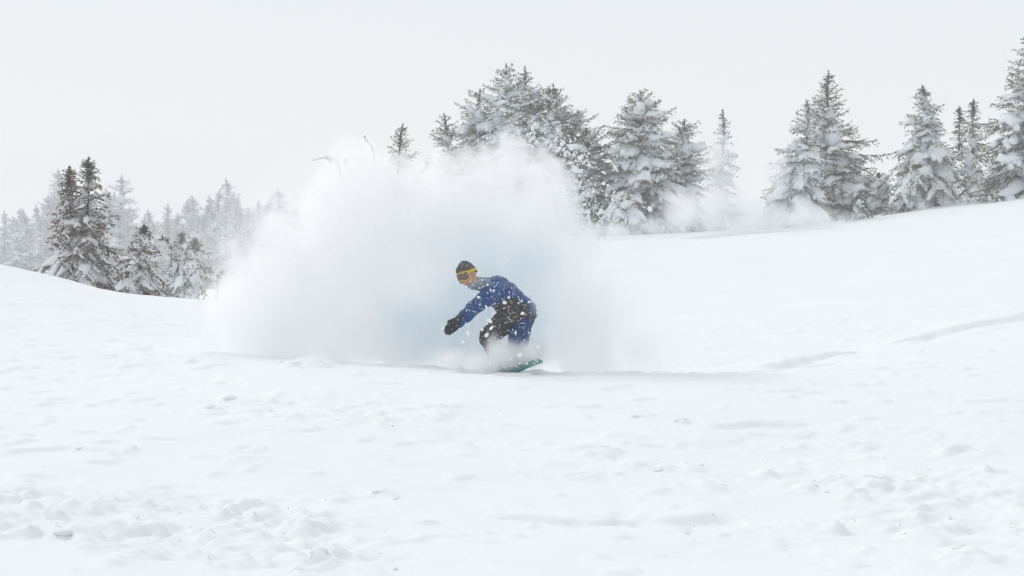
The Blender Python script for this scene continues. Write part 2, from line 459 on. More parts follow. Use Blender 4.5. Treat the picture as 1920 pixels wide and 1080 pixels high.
def conifer(seed, Ht, Rd, snow=.6, droop=.5, nbr=120, bend=.03, dens=1.0, taper=.8, twin=False, skirt=1.0, twig=1.0, thick=1.0, blade=1.0, lopside=0.0, pad=1.0, gapw=-.09):
    """returns meshes trunk, needles, snow for one snow-laden tree, base at z=0"""
    rng = np.random.default_rng(seed)
    tr, sn = Acc(), Acc()
    blades = []                                             # base, direction, length, width
    stems = [(0.0, Ht, Rd, np.zeros(2), 1.0)]
    if twin:
        stems.append((0.45 * Ht, Ht * .93, Rd * .6, np.array([gapw * Ht, 0.0]), .45))
    for si, (z0, ztop, rd, off, share) in enumerate(stems):
        ph = rng.random() * 6.28
        def axis(t):
            t = np.asarray(t, float)
            bx = bend * Ht * (np.sin(t * 2.6 + ph) - math.sin(ph)) + off[0] * smooth01((t - .2) / .4)
            by = bend * Ht * (np.cos(t * 2.1 + ph) - math.cos(ph)) * .6 + off[1] * smooth01((t - .2) / .4)
            tip = smooth01((t - .9) / .1) * .012 * Ht
            return np.stack([bx + tip * math.cos(ph * 3), by + tip * math.sin(ph * 3), t * ztop], -1)
        tt = np.linspace(z0 / ztop, 1, 14)
        rad = (.020 * Ht * (1 - tt) ** .85 + .0035 * Ht * .5) * (1 if si == 0 else .8)
        pts = axis(tt)
        if si == 0:
            pts[0, 2] -= .35
        tr.add(*tube(pts, rad, 8))
        n = int(nbr * share)
        for b in range(n):
            t = z0 / ztop + (1 - z0 / ztop) * ((b + rng.random()) / n) ** 1.05
            t = min(max(t, .02), .985)
            phi = b * 2.39996 + rng.normal(0, .45) + ph
            prof = (1 - t) ** taper + .012
            lob = .46 + 1.0 * float(vn2(phi * 1.1 + seed, t * 8.0, 3)) + lopside * math.cos(phi)
            if rng.random() > .25 and float(vn2(phi * 1.7 + 3 * seed, t * 11.0, 5)) < .2:
                continue
            if t < .22:
                prof *= .75 + .25 * skirt * (t / .22)
            L = rd * prof * lob * rng.uniform(.72, 1.15)
            if rng.random() < .11:
                L *= rng.uniform(1.2, 1.5)
            L = max(L, .03 + .03 * rng.random())
            el = R(34) * (t ** 2) - R(30) * droop * (1 - t) + rng.normal(0, .13)
            sag = droop * (.16 + .42 * (1 - t)) * rng.uniform(.6, 1.4)
            o = axis(t)
            d2 = np.array([math.cos(phi), math.sin(phi), 0])
            sd_ = np.array([-math.sin(phi), math.cos(phi), 0])
            wig = rng.normal(0, .09)
            def cv(s):
                s = np.asarray(s, float)[:, None]
                return o + L * (s * math.cos(el) * d2 + wig * s * s * sd_ + (s * math.sin(el) - sag * s * s + .13 * s ** 4) * np.array([0, 0, 1.]))
            s5 = np.linspace(0, 1, 6)
            cpts = cv(s5)
            cpts[:, 2] = np.maximum(cpts[:, 2], .02 + .05 * rng.random())
            br = max(.004, .011 * L) * (1 - s5 * .8)
            tr.add(*tube(cpts, br, 4))
            # needle-bearing points: main axis and side sprays
            sp = .05 / dens
            nm = max(3, int(L * .85 / sp))
            sm = np.linspace(.14, 1, nm)
            pm = cv(sm)
            dm = np.gradient(pm, axis=0)
            segs = [(pm, dm)]
            ns = max(2, int(L / (.085 / twig)))
            for q, s in enumerate(np.linspace(.16, .95, ns)):
                l2 = (.50 * L * (1 - s) ** .8 * rng.uniform(.55, 1.1) + .05 + .02 * rng.random())
                ang = (1 if q % 2 else -1) * R(rng.uniform(38, 68))
                dd = math.cos(ang) * d2 + math.sin(ang) * sd_
                dz = math.sin(el) - 2 * sag * s * .7 - rng.uniform(.0, .45) * (1 - .6 * t)
                b0 = cv([s])[0]
                nn = max(2, int(l2 / sp))
                u = np.linspace(.1, 1, nn)[:, None]
                pp = b0 + l2 * (u * dd + np.array([0, 0, 1.]) * (u * dz - .25 * droop * u * u))
                segs.append((pp, np.gradient(pp, axis=0)))
                if snow > 0 and l2 > .16 and rng.random() < snow * .55:
                    kk = np.linspace(.02, .85, 5)[:, None]
                    c2 = b0 + l2 * (kk * dd + np.array([0, 0, 1.]) * (kk * dz - .25 * droop * kk * kk))
                    w2 = l2 * pad * rng.uniform(.14, .28) * np.sqrt(np.clip(np.sin(np.linspace(.25, 3.0, 5)), .03, 1))
                    snow_pad(sn, c2 + np.array([0, 0, .02]), w2, w2 * .7 * thick, rng, 6)
            for pp, dv in segs:
                m_ = len(pp)
                dv = dv / (np.linalg.norm(dv, axis=1)[:, None] + 1e-9)
                for r_ in range(3):
                    jit = rng.normal(0, .42, (m_, 3))
                    jit[:, 2] = jit[:, 2] * .6 + .05
                    d_ = dv * .8 + jit
                    d_ /= np.linalg.norm(d_, axis=1)[:, None]
                    ln = rng.uniform(.045, .095, m_) * blade
                    blades.append(np.concatenate([pp + rng.normal(0, .008, (m_, 3)), d_ * ln[:, None], (rng.uniform(.008, .014, m_) * blade)[:, None]], 1))
            # snow cushion on the main limb
            if rng.random() < snow * (1.05 - .35 * t) and L > .12:
                s0, s1 = rng.uniform(.03, .16), rng.uniform(.55, .92)
                kk = np.linspace(s0, s1, 7)
                w = L * pad * rng.uniform(.15, .27) * np.clip(np.sin(np.linspace(.3, 2.95, 7)), .05, 1) ** .6 * (1.1 - .3 * kk)
                w = np.minimum(w * rng.uniform(.75, 1.2, 7), .235 * pad ** .5 * rng.uniform(.8, 1.15))
                snow_pad(sn, cv(kk) + np.array([0, 0, .03 * L]), w, w * rng.uniform(.55, .85) * thick, rng, 9)
        # the leader: a spire with short upright shoots
        tl = np.linspace(.86, 1.0, 26)
        pl_ = axis(tl)
        pl_[:, 2] += smooth01((tl - .9) / .1) * .03 * Ht
        tr.add(*tube(pl_[::3], np.full(len(pl_[::3]), .0028 * Ht * .5 + .003), 4))
        for r_ in range(7):
            d_ = rng.normal(0, .75, (26, 3)) + np.array([0, 0, .55])
            d_ /= np.linalg.norm(d_, axis=1)[:, None]
            ln = rng.uniform(.05, .11, 26) * blade * (1.15 - .5 * (tl - .86) / .14)
            blades.append(np.concatenate([pl_, d_ * ln[:, None], np.full((26, 1), .011 * blade)], 1))
        # snow packed against the stem
        for b in range(int(16 * snow * share)):
            t = rng.uniform(.08, .9)
            rr = pad * rd * ((1 - t) ** taper) * rng.uniform(.14, .30) + .03
            rr = min(rr, .24)
            phi = rng.uniform(0, 6.28)
            cpos = axis(t) + np.array([math.cos(phi), math.sin(phi), 0]) * rr * rng.uniform(.3, 1.1)
            v, f = ICO2
            v = v * (np.array([1, 1, 1.25]) * rr)
            v = v * (.72 + .6 * vn3(v * (1.7 / rr) + b * 3.1, 7))[:, None]
            sn.add(v + cpos, f)
    B = np.concatenate(blades)
    p, dv, w = B[:, :3], B[:, 3:6], B[:, 6:7]
    rv = rng.normal(0, 1, p.shape)
    sdv = np.cross(dv, rv)
    sdv /= np.linalg.norm(sdv, axis=1)[:, None] + 1e-9
    N = len(p)
    V = np.stack([p - sdv * w * .5, p + dv * .55 - sdv * w * .9, p + dv, p + dv * .5 + sdv * w * .9, p + sdv * w * .5], 1)
    V = np.stack([p, p + dv * .5 - sdv * w, p + dv, p + dv * .5 + sdv * w], 1).reshape(-1, 3)
    i = np.arange(N)[:, None] * 4
    nm_ = np_mesh('needles', V, i + np.array([[0, 1, 2, 3]]), False)
    trm = tr.mesh('trunk')
    snm = sn.mesh('snow_load') if sn.n else None
    return trm, nm_, snm

def place_tree(name, meshes, loc, rz, label, group, cat='tree', scale=1.0, needle='needles'):
    o = empty(name, loc, rz)
    o.scale = (scale,) * 3 if np.isscalar(scale) else scale
    tag(o, label, cat, group)
    t, n, s = meshes
    link('trunk', t, M['bark'], o)
    link('crown', n, M[needle], o)
    if s is not None:
        link('snow_load', s, M['tree_snow'], o)['kind'] = 'stuff'
    return o

GR = 'snow-laden conifers on the ridge'
GL = 'young conifers at the left edge of the slope'
TREES = [
    # px, top py, distance, radius px, kwargs, needle material, label, group
    (1926, 66, 56, 100, dict(snow=.75, droop=.55, nbr=150, taper=.75, bend=.02), 'needles', 'tallest snowy conifer, cut off by the photo edge on the ridge', GR),
    (1818, 194, 59, 40, dict(snow=.55, droop=.7, nbr=80, twin=True, bend=.025), 'needles', 'slim conifer with two thin tops beside the tallest one', GR),
    (1740, 168, 57.5, 88, dict(snow=.95, droop=.85, nbr=120, thick=1.25, taper=.85), 'needles', 'broad conifer with thick snow pillows on drooping branches', GR),
    (1566, 143, 60, 96, dict(snow=.5, droop=.35, nbr=140, taper=.95), 'needles', 'dark green pointed conifer with little snow on its tip', GR),
    (1494, 196, 57, 76, dict(snow=.9, droop=.9, nbr=110, bend=.05), 'needles_frost', 'pale frosted conifer leaning against the dark pointed one', GR),
    (1645, 328, 59, 42, dict(snow=.7, droop=.3, nbr=34, taper=.5), 'needles', 'low spreading conifer sapling between two ridge trees', GR),
    (1607, 372, 57, 24, dict(snow=.6, droop=1.2, nbr=26, taper=.5), 'needles', 'small drooping sprig standing alone in the snow below the dark conifer', GR),
    (1872, 285, 56.5, 40, dict(snow=.95, droop=1.1, nbr=60, thick=1.3), 'needles_frost', 'low snow-draped conifer at the foot of the tallest one', GR),
    (1345, 214, 66, 42, dict(snow=.9, droop=.7, nbr=70, bend=.03), 'needles_frost', 'thin conifer almost lost in blown powder', GR),
    (1203, 178, 60, 104, dict(snow=.72, droop=.5, nbr=140, taper=.7), 'needles', 'conifer with a forked top right of the spray', GR),
    (1274, 232, 61.5, 72, dict(snow=.6, droop=.35, nbr=90, taper=.6), 'needles', 'round-topped conifer with snow clumps right of the fork-topped one', GR),
    (1108, 248, 60.5, 82, dict(snow=.28, droop=.4, nbr=110, taper=.6), 'needles', 'bushy conifer speckled with flying snow at the spray edge', GR),
    (1046, 168, 62, 88, dict(snow=.6, droop=.35, nbr=120, taper=.75), 'needles', 'conifer on the sloping end of the clump above the spray', GR),
    (986, 137, 62.5, 84, dict(snow=.7, droop=.4, nbr=120, taper=.75), 'needles', 'middle conifer of the clump above the spray', GR),
    (931, 130, 61, 100, dict(snow=.85, droop=.45, nbr=130, taper=.7, thick=1.2), 'needles', 'snowiest and tallest conifer of the clump above the spray', GR),
    (884, 176, 61.5, 78, dict(snow=.6, droop=.3, nbr=90, taper=.7), 'needles', 'conifer at the steep end of the clump above the spray', GR),
    (846, 222, 62, 62, dict(snow=.5, droop=.3, nbr=70, taper=.65), 'needles', 'lowest conifer at the spray side of the tree clump', GR),
    (958, 168, 63, 84, dict(snow=.8, droop=.4, nbr=110, taper=.7), 'needles', 'conifer wedged behind the two tallest of the clump above the spray', GR),
    (1018, 172, 61, 70, dict(snow=.75, droop=.4, nbr=100, taper=.7), 'needles', 'short conifer filling the gap in the clump above the spray', GR),
    (1075, 215, 61.5, 70, dict(snow=.5, droop=.4, nbr=100, taper=.65), 'needles', 'dense low conifer between the clump and the speckled bushy one', GR),
    (1160, 368, 58.5, 58, dict(snow=1.0, droop=.8, nbr=46, taper=.5, thick=1.6), 'needles', 'snow-buried bush at the foot of the fork-topped conifer', GR),
    (745, 240, 60, 62, dict(snow=.35, droop=.1, nbr=80, taper=.75), 'needles', 'lone sapling tip with level branches poking above the spray', 'saplings poking out of the spray'),
    (152, 305, 41, 98, dict(snow=.9, droop=.85, nbr=150, bend=.035, twin=True, taper=1.1, dens=1.1, pad=.6, gapw=-.032), 'needles_red', 'large double-topped spruce with reddish twigs at the slope edge', GL),
    (256, 428, 40, 58, dict(snow=.9, droop=1.1, nbr=70, bend=.06, dens=1.1, pad=.75), 'needles_red', 'bent young conifer downhill of the double-topped spruce', GL),
    (322, 440, 40.3, 30, dict(snow=.9, droop=.9, nbr=40, bend=.08, pad=.8), 'needles_frost', 'thin frosted sapling with one bare side twig', GL),
    (354, 452, 39.4, 40, dict(snow=.9, droop=1.2, nbr=48, bend=.06, dens=1.1, pad=.8), 'needles_red', 'small conifer with dark curved branch tips in the dip', GL),
]
fr0 = random.Random(9)
for k, (px, top, d, rpx, kw, nm, label, grp) in enumerate(TREES):
    if 800 < px < 1300:
        kw['snow'], kw['droop'], kw['taper'] = min(1.0, kw['snow'] + .12), kw['droop'] + .2, kw['taper'] * .82
    x = (px - 960) / FPX * d
    g = H(x, d) - .05
    ht = CZ + (540 - top) / FPX * d - g
    kw['nbr'] = int(kw['nbr'] * 1.2)
    kw.setdefault('lopside', fr0.uniform(-.22, .22))
    ms = conifer(100 + k, ht, rpx / FPX * d * 1.22, **kw)
    place_tree('conifer', ms, (x, d, g), 0.0, label, grp, needle=nm)

# the hazy forest behind the left-hand slope
protos = [conifer(500 + k, 7.0, 1.7 + .25 * (k % 3), snow=.85, droop=.45 + .1 * k, nbr=150, dens=.6, blade=1.8, twig=.75, bend=.02) for k in range(4)]
FOREST = []
fr = random.Random(5)
SKY_LINE = [(-120, 400), (0, 395), (60, 372), (108, 328), (150, 372), (190, 350), (226, 338), (260, 385), (330, 378), (390, 352), (430, 345), (470, 385), (510, 362), (560, 380), (640, 400)]
for row, d in enumerate((225, 240, 258, 278)):
    for k in range(25):
        px = -110 + k * 29 + fr.uniform(-20, 20) + row * 17
        top = float(np.interp(px, [s[0] for s in SKY_LINE], [s[1] for s in SKY_LINE])) + fr.uniform(0, 30) + (3 - row) * 12
        FOREST.append((px, top, d + fr.uniform(-5, 5), None))
FOREST += [(108, 326, 262, 'hazy frosted tree with the highest spire behind the double-topped spruce'),
           (226, 337, 240, 'hazy frosted tree with a tall spire just downhill of the double-topped spruce'),
           (432, 344, 262, 'hazy frosted tree with a tall thin spire farther along the hazy forest'),
           (512, 362, 240, 'last hazy frosted tree before the white spray')]
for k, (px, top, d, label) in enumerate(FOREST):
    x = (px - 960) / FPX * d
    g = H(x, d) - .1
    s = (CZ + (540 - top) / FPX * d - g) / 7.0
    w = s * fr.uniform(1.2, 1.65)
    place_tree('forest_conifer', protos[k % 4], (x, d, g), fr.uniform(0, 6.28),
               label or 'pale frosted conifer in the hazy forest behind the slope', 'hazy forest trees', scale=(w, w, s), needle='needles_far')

# ------------------------------------------------------------------ saplings and bare twigs
def twig_plant(name, pts, r0, tufts, label, cat, group=None, needle='needles_red', seed=0, snow_at=()):
    """a thin stem through photograph points (px, py, distance), with tufts of needles (position along it, count, size)"""
    rng = np.random.default_rng(seed)
    W = np.array([P(*p) for p in pts])
    if len(W) > 2:                                            # smooth the stem
        u = np.linspace(0, len(W) - 1, 22)
        W2 = np.stack([np.interp(u, range(len(W)), W[:, c]) for c in range(3)], -1)
        for _ in range(3):
            W2[1:-1] = (W2[:-2] + W2[1:-1] * 2 + W2[2:]) / 4
        W = W2
    W[0, 2] = H(W[0, 0], W[0, 1]) - .1
    base = W[0].copy()
    o = empty(name, base)
    tag(o, label, cat, group)
    W = W - base
    link('stem', np_mesh('stem', *tube(W, np.linspace(r0, r0 * .3, len(W)), 6)), M['bark'], o)
    Vs = []
    for t0, t1, cnt, size in tufts:
        for _ in range(cnt):
            t = rng.uniform(t0, t1) * (len(W) - 1)
            k = min(int(t), len(W) - 2)
            p = W[k] + (W[k + 1] - W[k]) * (t - k)
            d = rng.normal(0, 1, 3) + (W[k + 1] - W[k]) / np.linalg.norm(W[k + 1] - W[k]) * .6
            d = d / np.linalg.norm(d) * size * rng.uniform(.5, 1.1)
            q = np.cross(d, rng.normal(0, 1, 3))
            q = q / np.linalg.norm(q) * size * .14
            Vs.append([p, p + d * .5 - q, p + d, p + d * .5 + q])
    if Vs:
        V = np.array(Vs).reshape(-1, 3)
        link('needles', np_mesh('needles', V, np.arange(len(V)).reshape(-1, 4), False), M[needle], o)
    if snow_at:
        ac = Acc()
        for t, r in snow_at:
            p = W[int(t * (len(W) - 1))]
            v, f = ICO2
            v = v * (.7 + .6 * vn3(v * 1.6 + r * 90, 3))[:, None] * r
            ac.add(v + p, f)
        link('snow_load', ac.mesh('snow_load'), M['tree_snow'], o)['kind'] = 'stuff'
    return o

twig_plant('sapling', [(648, 480, 60), (644, 400, 60), (640, 330, 60), (637, 308, 60), (625, 298, 59.9), (606, 295, 59.9), (586, 301, 59.9)], .022,
           [(.60, .80, 70, .11), (.80, 1.0, 12, .05)], 'bent sapling tip with a reddish tuft arching out of the spray', 'sapling', 'saplings poking out of the spray', seed=3, snow_at=((.66, .11),))
twig_plant('bare_twig', [(712, 470, 60), (706, 330, 60), (699, 276, 60), (690, 268, 60), (683, 256, 60)], .022,
           [(.7, 1.0, 16, .07)], 'thin bare twig leaning above the spray between two saplings', 'twig', 'saplings poking out of the spray', seed=4)
twig_plant('sapling', [(656, 470, 60.5), (652, 340, 60.5), (648, 298, 60.5)], .015, [(.88, 1.0, 26, .10)],
           'tiny green shoot beside the bent sapling tip', 'sapling', 'saplings poking out of the spray', needle='needles', seed=5)
twig_plant('sapling', [(406, 566, 39.2), (408, 545, 39.2), (409, 522, 39.2), (413, 512, 39.2), (426, 511, 39.2)], .02,
           [(.05, .95, 150, .09)], 'short hooked sapling at the lowest point of the slope edge', 'sapling', GL, seed=6)
twig_plant('bare_twig', [(322, 475, 40.3), (319, 458, 40.3), (309, 446, 40.3), (300, 449, 40.3)], .006, [(.1, 1.0, 60, .07)],
           'reddish twig sticking out over the thin frosted sapling', 'twig', GL, seed=8)
twig_plant('broken_branch', [(466, 553, 42), (474, 547, 42), (484, 541, 42)], .022, [(.3, 1.0, 14, .06)],
           'short broken brown branch stub lying at the edge of the spray', 'branch', seed=9)

# ------------------------------------------------------------------ the rider
M['skin'] = mat_noise('skin', (0.42, 0.22, 0.16), (0.52, 0.30, 0.22), 30, 0.55)
M['jacket'] = mat_noise('jacket_blue', (0.0, 0.036, 0.150), (0.0, 0.064, 0.24), 9, 0.62, 0.3, 40, sheen=.1)
M['charcoal'] = mat_noise('charcoal_cloth', (0.030, 0.027, 0.028), (0.062, 0.054, 0.050), 12, 0.85, 0.35, 50)
M['trouser_blue'] = mat_noise('trouser_blue', (0.0, 0.034, 0.125), (0.0, 0.056, 0.185), 9, 0.7, 0.3, 45)
M['mitt'] = mat_noise('mitten_black', (0.012, 0.012, 0.014), (0.028, 0.026, 0.028), 20, 0.7, 0.3, 60)
M['knit'] = mat_noise('beanie_knit', (0.055, 0.050, 0.048), (0.115, 0.102, 0.095), 40, 0.95, 0.7, 120)
M['yellow'] = mat_noise('goggle_yellow', (0.52, 0.36, 0.012), (0.66, 0.48, 0.02), 20, 0.45)
M['lens'] = mat_noise('goggle_lens', (0.10, 0.07, 0.06), (0.15, 0.10, 0.08), 6, 0.12, spec=.6)
M['collar'] = mat_noise('collar_grey', (0.10, 0.15, 0.22), (0.30, 0.35, 0.41), 18, 0.9, 0.4, 60)
M['board'] = mat_noise('board_teal', (0.0, 0.20, 0.185), (0.002, 0.29, 0.26), 5, 0.3, spec=.5)
M['board_edge'] = mat_noise('board_edge', (0.03, 0.035, 0.035), (0.06, 0.07, 0.07), 8, 0.4)
M['boot'] = mat_noise('boot', (0.02, 0.024, 0.022), (0.05, 0.055, 0.05), 16, 0.6)

def capsule(p0, r0, p1, r1, n=16, m=7):
    p0, p1 = np.asarray(p0, float), np.asarray(p1, float)
    ax = p1 - p0
    L = np.linalg.norm(ax)
    ax = ax / L
    ref = np.array([1., 0, 0]) if abs(ax[0]) < .8 else np.array([0, 1., 0])
    u = np.cross(ax, ref)
    u /= np.linalg.norm(u)
    v = np.cross(ax, u)
    prof = [(-r0 * math.cos(t), r0 * math.sin(t)) for t in np.linspace(.02, math.pi / 2, m)] + [(L + r1 * math.sin(t), r1 * math.cos(t)) for t in np.linspace(0, math.pi / 2 - .02, m)]
    a = np.linspace(0, 2 * math.pi, n, endpoint=False)
    V = np.array([[p0 + ax * z + r * (math.cos(t) * u + math.sin(t) * v) for t in a] for z, r in prof]).reshape(-1, 3)
    i = np.arange(len(V)).reshape(-1, n)
    F = np.stack([i[:-1], np.roll(i, -1, 1)[:-1], np.roll(i, -1, 1)[1:], i[1:]], -1).reshape(-1, 4)
    k = len(V)
    V = np.vstack([V, p0 - ax * r0, p1 + ax * r1])
    c0 = np.array([[k, i[0][(j + 1) % n], i[0][j], i[0][j]] for j in range(n)])
    c1 = np.array([[k + 1, i[-1][j], i[-1][(j + 1) % n], i[-1][(j + 1) % n]] for j in range(n)])
    return V, F, np.vstack([c0[:, :3], c1[:, :3]])

def blob_mesh(name, caps, ells=(), voxel=.012, smooth=5, wrinkle=0.0, wscale=14.0, seed=0, stretch=(1, 1, 1)):
    """one continuous skin grown over tapered limbs and ellipsoids"""
    ac = Acc()
    for p0, r0, p1, r1 in caps:
        V, F, T = capsule(p0, r0, p1, r1)
        n0 = ac.n
        ac.V.append(V)
        ac.F += [F + n0, T + n0]
        ac.n += len(V)
    for c, A in ells:                                        # A: 3x3, rows are the half axes
        v, f = ICO3
        ac.add(np.asarray(c) + v @ np.asarray(A), f)
    me = ac.mesh(name + '_raw')
    o = bpy.data.objects.new('raw', me)
    COL.objects.link(o)
    md = o.modifiers.new('r', 'REMESH')
    md.mode, md.voxel_size = 'VOXEL', voxel
    ms = o.modifiers.new('s', 'SMOOTH')
    ms.factor, ms.iterations = .5, smooth
    dg = bpy.context.evaluated_depsgraph_get()
    dg.update()
    out = bpy.data.meshes.new_from_object(o.evaluated_get(dg))
    out.name = name
    bpy.data.objects.remove(o)
    bpy.data.meshes.remove(me)
    n = len(out.vertices)
    if wrinkle:
        co, no = np.zeros(n * 3, np.float32), np.zeros(n * 3, np.float32)
        out.vertices.foreach_get('co', co)
        out.vertices.foreach_get('normal', no)
        co, no = co.reshape(-1, 3), no.reshape(-1, 3)
        q = co * np.array(stretch)
        h = np.abs(vn3(q * wscale, seed) - .5) * 2 * .7 + vn3(q * wscale * 2.3, seed + 1) * .3
        co = co + no * ((h - .4) * wrinkle)[:, None]
        out.vertices.foreach_set('co', co.astype(np.float32).ravel())
    out.polygons.foreach_set('use_smooth', np.ones(len(out.polygons), bool))
    out.update()
    return out

RD = 23.0
ROOT = P(955, 690, RD)
def J(px, py, dd):
    return P(px, py, RD + dd) - ROOT
person = empty('person', ROOT)
tag(person, 'crouching snowboarder in blue jacket reaching one mitten down, wrapped in powder spray', 'person')

pelvis, chest, nape = J(978, 581, .05), J(931, 546, 0), J(908, 535, -.06)
sh1, el1, wr1, ht1 = J(926, 547, -.17), J(889, 577, -.28), J(861, 602, -.34), J(844, 617, -.36)
sh2, el2, wr2 = J(942, 545, .17), J(960, 566, .33), J(966, 590, .24)
hp1, kn1, an1 = J(970, 583, -.07), J(916, 632, -.14), J(939, 671, .20)
hp2, kn2, an2 = J(985, 588, .13), J(973, 630, -.19), J(971, 679, -.22)
HC = J(876, 514, -.16)
U = np.array([-.36, .10, .93]); U /= np.linalg.norm(U)
Fw = np.array([-.66, -.66, -.52]); Fw -= U * (Fw @ U); Fw /= np.linalg.norm(Fw)
Rt = np.cross(Fw, U)
def hp(a, e, k=1.0):
    """point on the head: azimuth from the face, elevation, scale"""
    a, e = R(a), R(e)
    return HC + k * (.094 * math.cos(e) * math.cos(a) * Fw + .076 * math.cos(e) * math.sin(a) * Rt + .118 * math.sin(e) * U)

body = blob_mesh('body', [
    (pelvis, .115, chest, .125), (chest, .12, nape, .06), (nape, .055, HC - U * .07, .052),
    (sh1, .058, el1, .046), (el1, .044, wr1, .033), (wr1, .032, ht1, .036),
    (sh2, .058, el2, .046), (el2, .044, wr2, .033), (wr2, .032, wr2 + np.array([-.03, -.05, -.06]), .034),
    (chest, .11, sh1, .06), (chest, .11, sh2, .06),
    (hp1, .085, kn1, .058), (kn1, .056, an1, .042), (hp2, .085, kn2, .058), (kn2, .056, an2, .042),
    
    (hp(0, 2, .98), .011, hp(0, -16, 1.10), .017),                     # nose
    (hp(-22, -44, .88), .013, hp(22, -44, .88), .013),                 # lips
    (hp(0, -66, .88), .024, hp(0, -60, .84), .03),                     # chin
    (hp(-35, 14, .95), .014, hp(35, 14, .95), .014),                   # brow
    (hp(92, 4, 1.0), .018, hp(96, -12, 1.0), .014), (hp(-92, 4, 1.0), .018, hp(-96, -12, 1.0), .014),   # ears
], [(HC, np.array([Fw * .094, Rt * .076, U * .118])), (HC + Fw * .03 - U * .05, np.array([Fw * .062, Rt * .056, U * .066]))], voxel=.011, smooth=3)
link('body', body, M['skin'], person)

jk = blob_mesh('jacket', [
    (J(974, 577, .05), .140, J(952, 561, .02), .154), (J(952, 561, .02), .154, chest, .160), (chest, .150, J(916, 541, -.03), .100),
    (chest, .13, sh1, .092), (chest, .13, sh2, .092),
    (sh1, .094, el1, .078), (el1, .078, wr1 + (wr1 - el1) * -.02, .064),
    (sh2, .090, el2, .074), (el2, .074, wr2, .060),
    (J(983, 580, .05), .118, J(976, 578, .05), .122), (J(922, 532, .06), .075, J(908, 529, .02), .055), (J(950, 566, -.03), .15, J(966, 574, -.02), .14),
], voxel=.011, smooth=5, wrinkle=.028, wscale=13, seed=4, stretch=(1.0, .8, 1.5))
jk.materials.append(M['jacket'])
jk.materials.append(M['charcoal'])
for p in jk.polygons:                                         # charcoal faces on the body under the arm
    c = p.center
    a = (c - Vector(J(950, 545, 0))).dot(Vector((.45, 0, -.89)))
    if a > .088 + .02 * math.sin(c.x * 30) and c.x > J(928, 0, 0)[0] and c.x < J(972, 0, 0)[0] and c.y < .05 and (c - Vector(el1)).length > .17:
        p.material_index = 1
link('jacket', jk, None, person)
link('collar', blob_mesh('collar', [(J(913, 536, -.05), .078, J(899, 532, -.10), .072), (J(899, 532, -.10), .072, J(886, 533, -.15), .058)], voxel=.009, smooth=3, wrinkle=.02, wscale=22, seed=9), M['collar'], person)

tr_ = blob_mesh('trousers', [
    (J(983, 588, .06), .112, J(972, 588, .0), .118), (hp1, .128, J(942, 606, -.12), .120), (J(942, 606, -.12), .120, kn1, .102),
    (kn1, .102, J(926, 652, .05), .092), (J(926, 652, .05), .086, an1, .092), (hp2, .118, J(982, 600, .05), .105),
], voxel=.011, smooth=5, wrinkle=.024, wscale=15, seed=14, stretch=(1.2, .8, 1))
link('trousers', tr_, M['charcoal'], person)
tl_ = blob_mesh('trouser_leg', [
    (J(978, 603, .02), .116, kn2, .112), (kn2, .112, J(974, 655, -.2), .092), (J(974, 655, -.2), .092, an2, .096),
], voxel=.011, smooth=5, wrinkle=.024, wscale=15, seed=21, stretch=(1.2, .8, 1))
tag(link('trouser_leg', tl_, M['trouser_blue'], person), 'blue trouser leg behind the charcoal one')

def mitten(w, d, side):
    d = d / np.linalg.norm(d)
    t = np.cross(d, [0, 1., 0]); t /= np.linalg.norm(t)
    n = np.cross(t, d)
    return blob_mesh('mitten', [
        (w - d * .035, .060, w + d * .01, .056),                       # cuff
        (w + d * .01, .045, w + d * .07, .050),                        # palm
        (w + d * .06 + t * .024, .032, w + d * .150 + t * .020 - n * .02, .030), (w + d * .06 + t * .006, .034, w + d * .162 + t * .004 - n * .02, .032),
        (w + d * .06 - t * .012, .034, w + d * .156 - t * .012 - n * .02, .031), (w + d * .06 - t * .028, .032, w + d * .138 - t * .026 - n * .02, .028),
        (w + d * .03 + t * .040 * side, .022, w + d * .09 + t * .062 * side - n * .02, .019),   # thumb
    ], voxel=.007, smooth=4, wrinkle=.008, wscale=30, seed=5)
link('mitten', mitten(wr1, ht1 - wr1, -1), M['mitt'], person)
link('mitten', mitten(wr2, np.array([-.03, -.05, -.06]), 1), M['mitt'], person)

# beanie: knitted cap with a turned-up brim
na, ne = 40, 12
V = []
for j in range(ne + 1):
    for i in range(na):
        a = 360.0 * i / na
        e0 = 10 + 14 * math.cos(R(a))
        if j == 0:
            e, k = e0, 1.08
        elif j == 1:
            e, k = e0 - 1, 1.20
        elif j == 2:
            e, k = e0 + 9, 1.24
        elif j == 3:
            e, k = e0 + 19, 1.20
        else:
            f = (j - 3) / (ne - 3)
            e, k = (e0 + 21) + (90 - e0 - 21) * f, 1.15 + .07 * f ** 2
        k += .016 * math.sin(i * math.pi) + .02 * (float(vn2(i * .6, j * .9, 3)) - .5)
        V.append(hp(a, min(e, 89.9), k))
V = np.array(V)
i_ = np.arange(len(V)).reshape(ne + 1, na)
F = np.stack([i_[:-1], np.roll(i_, -1, 1)[:-1], np.roll(i_, -1, 1)[1:], i_[1:]], -1).reshape(-1, 4)
link('beanie', np_mesh('beanie', V, F), M['knit'], person)

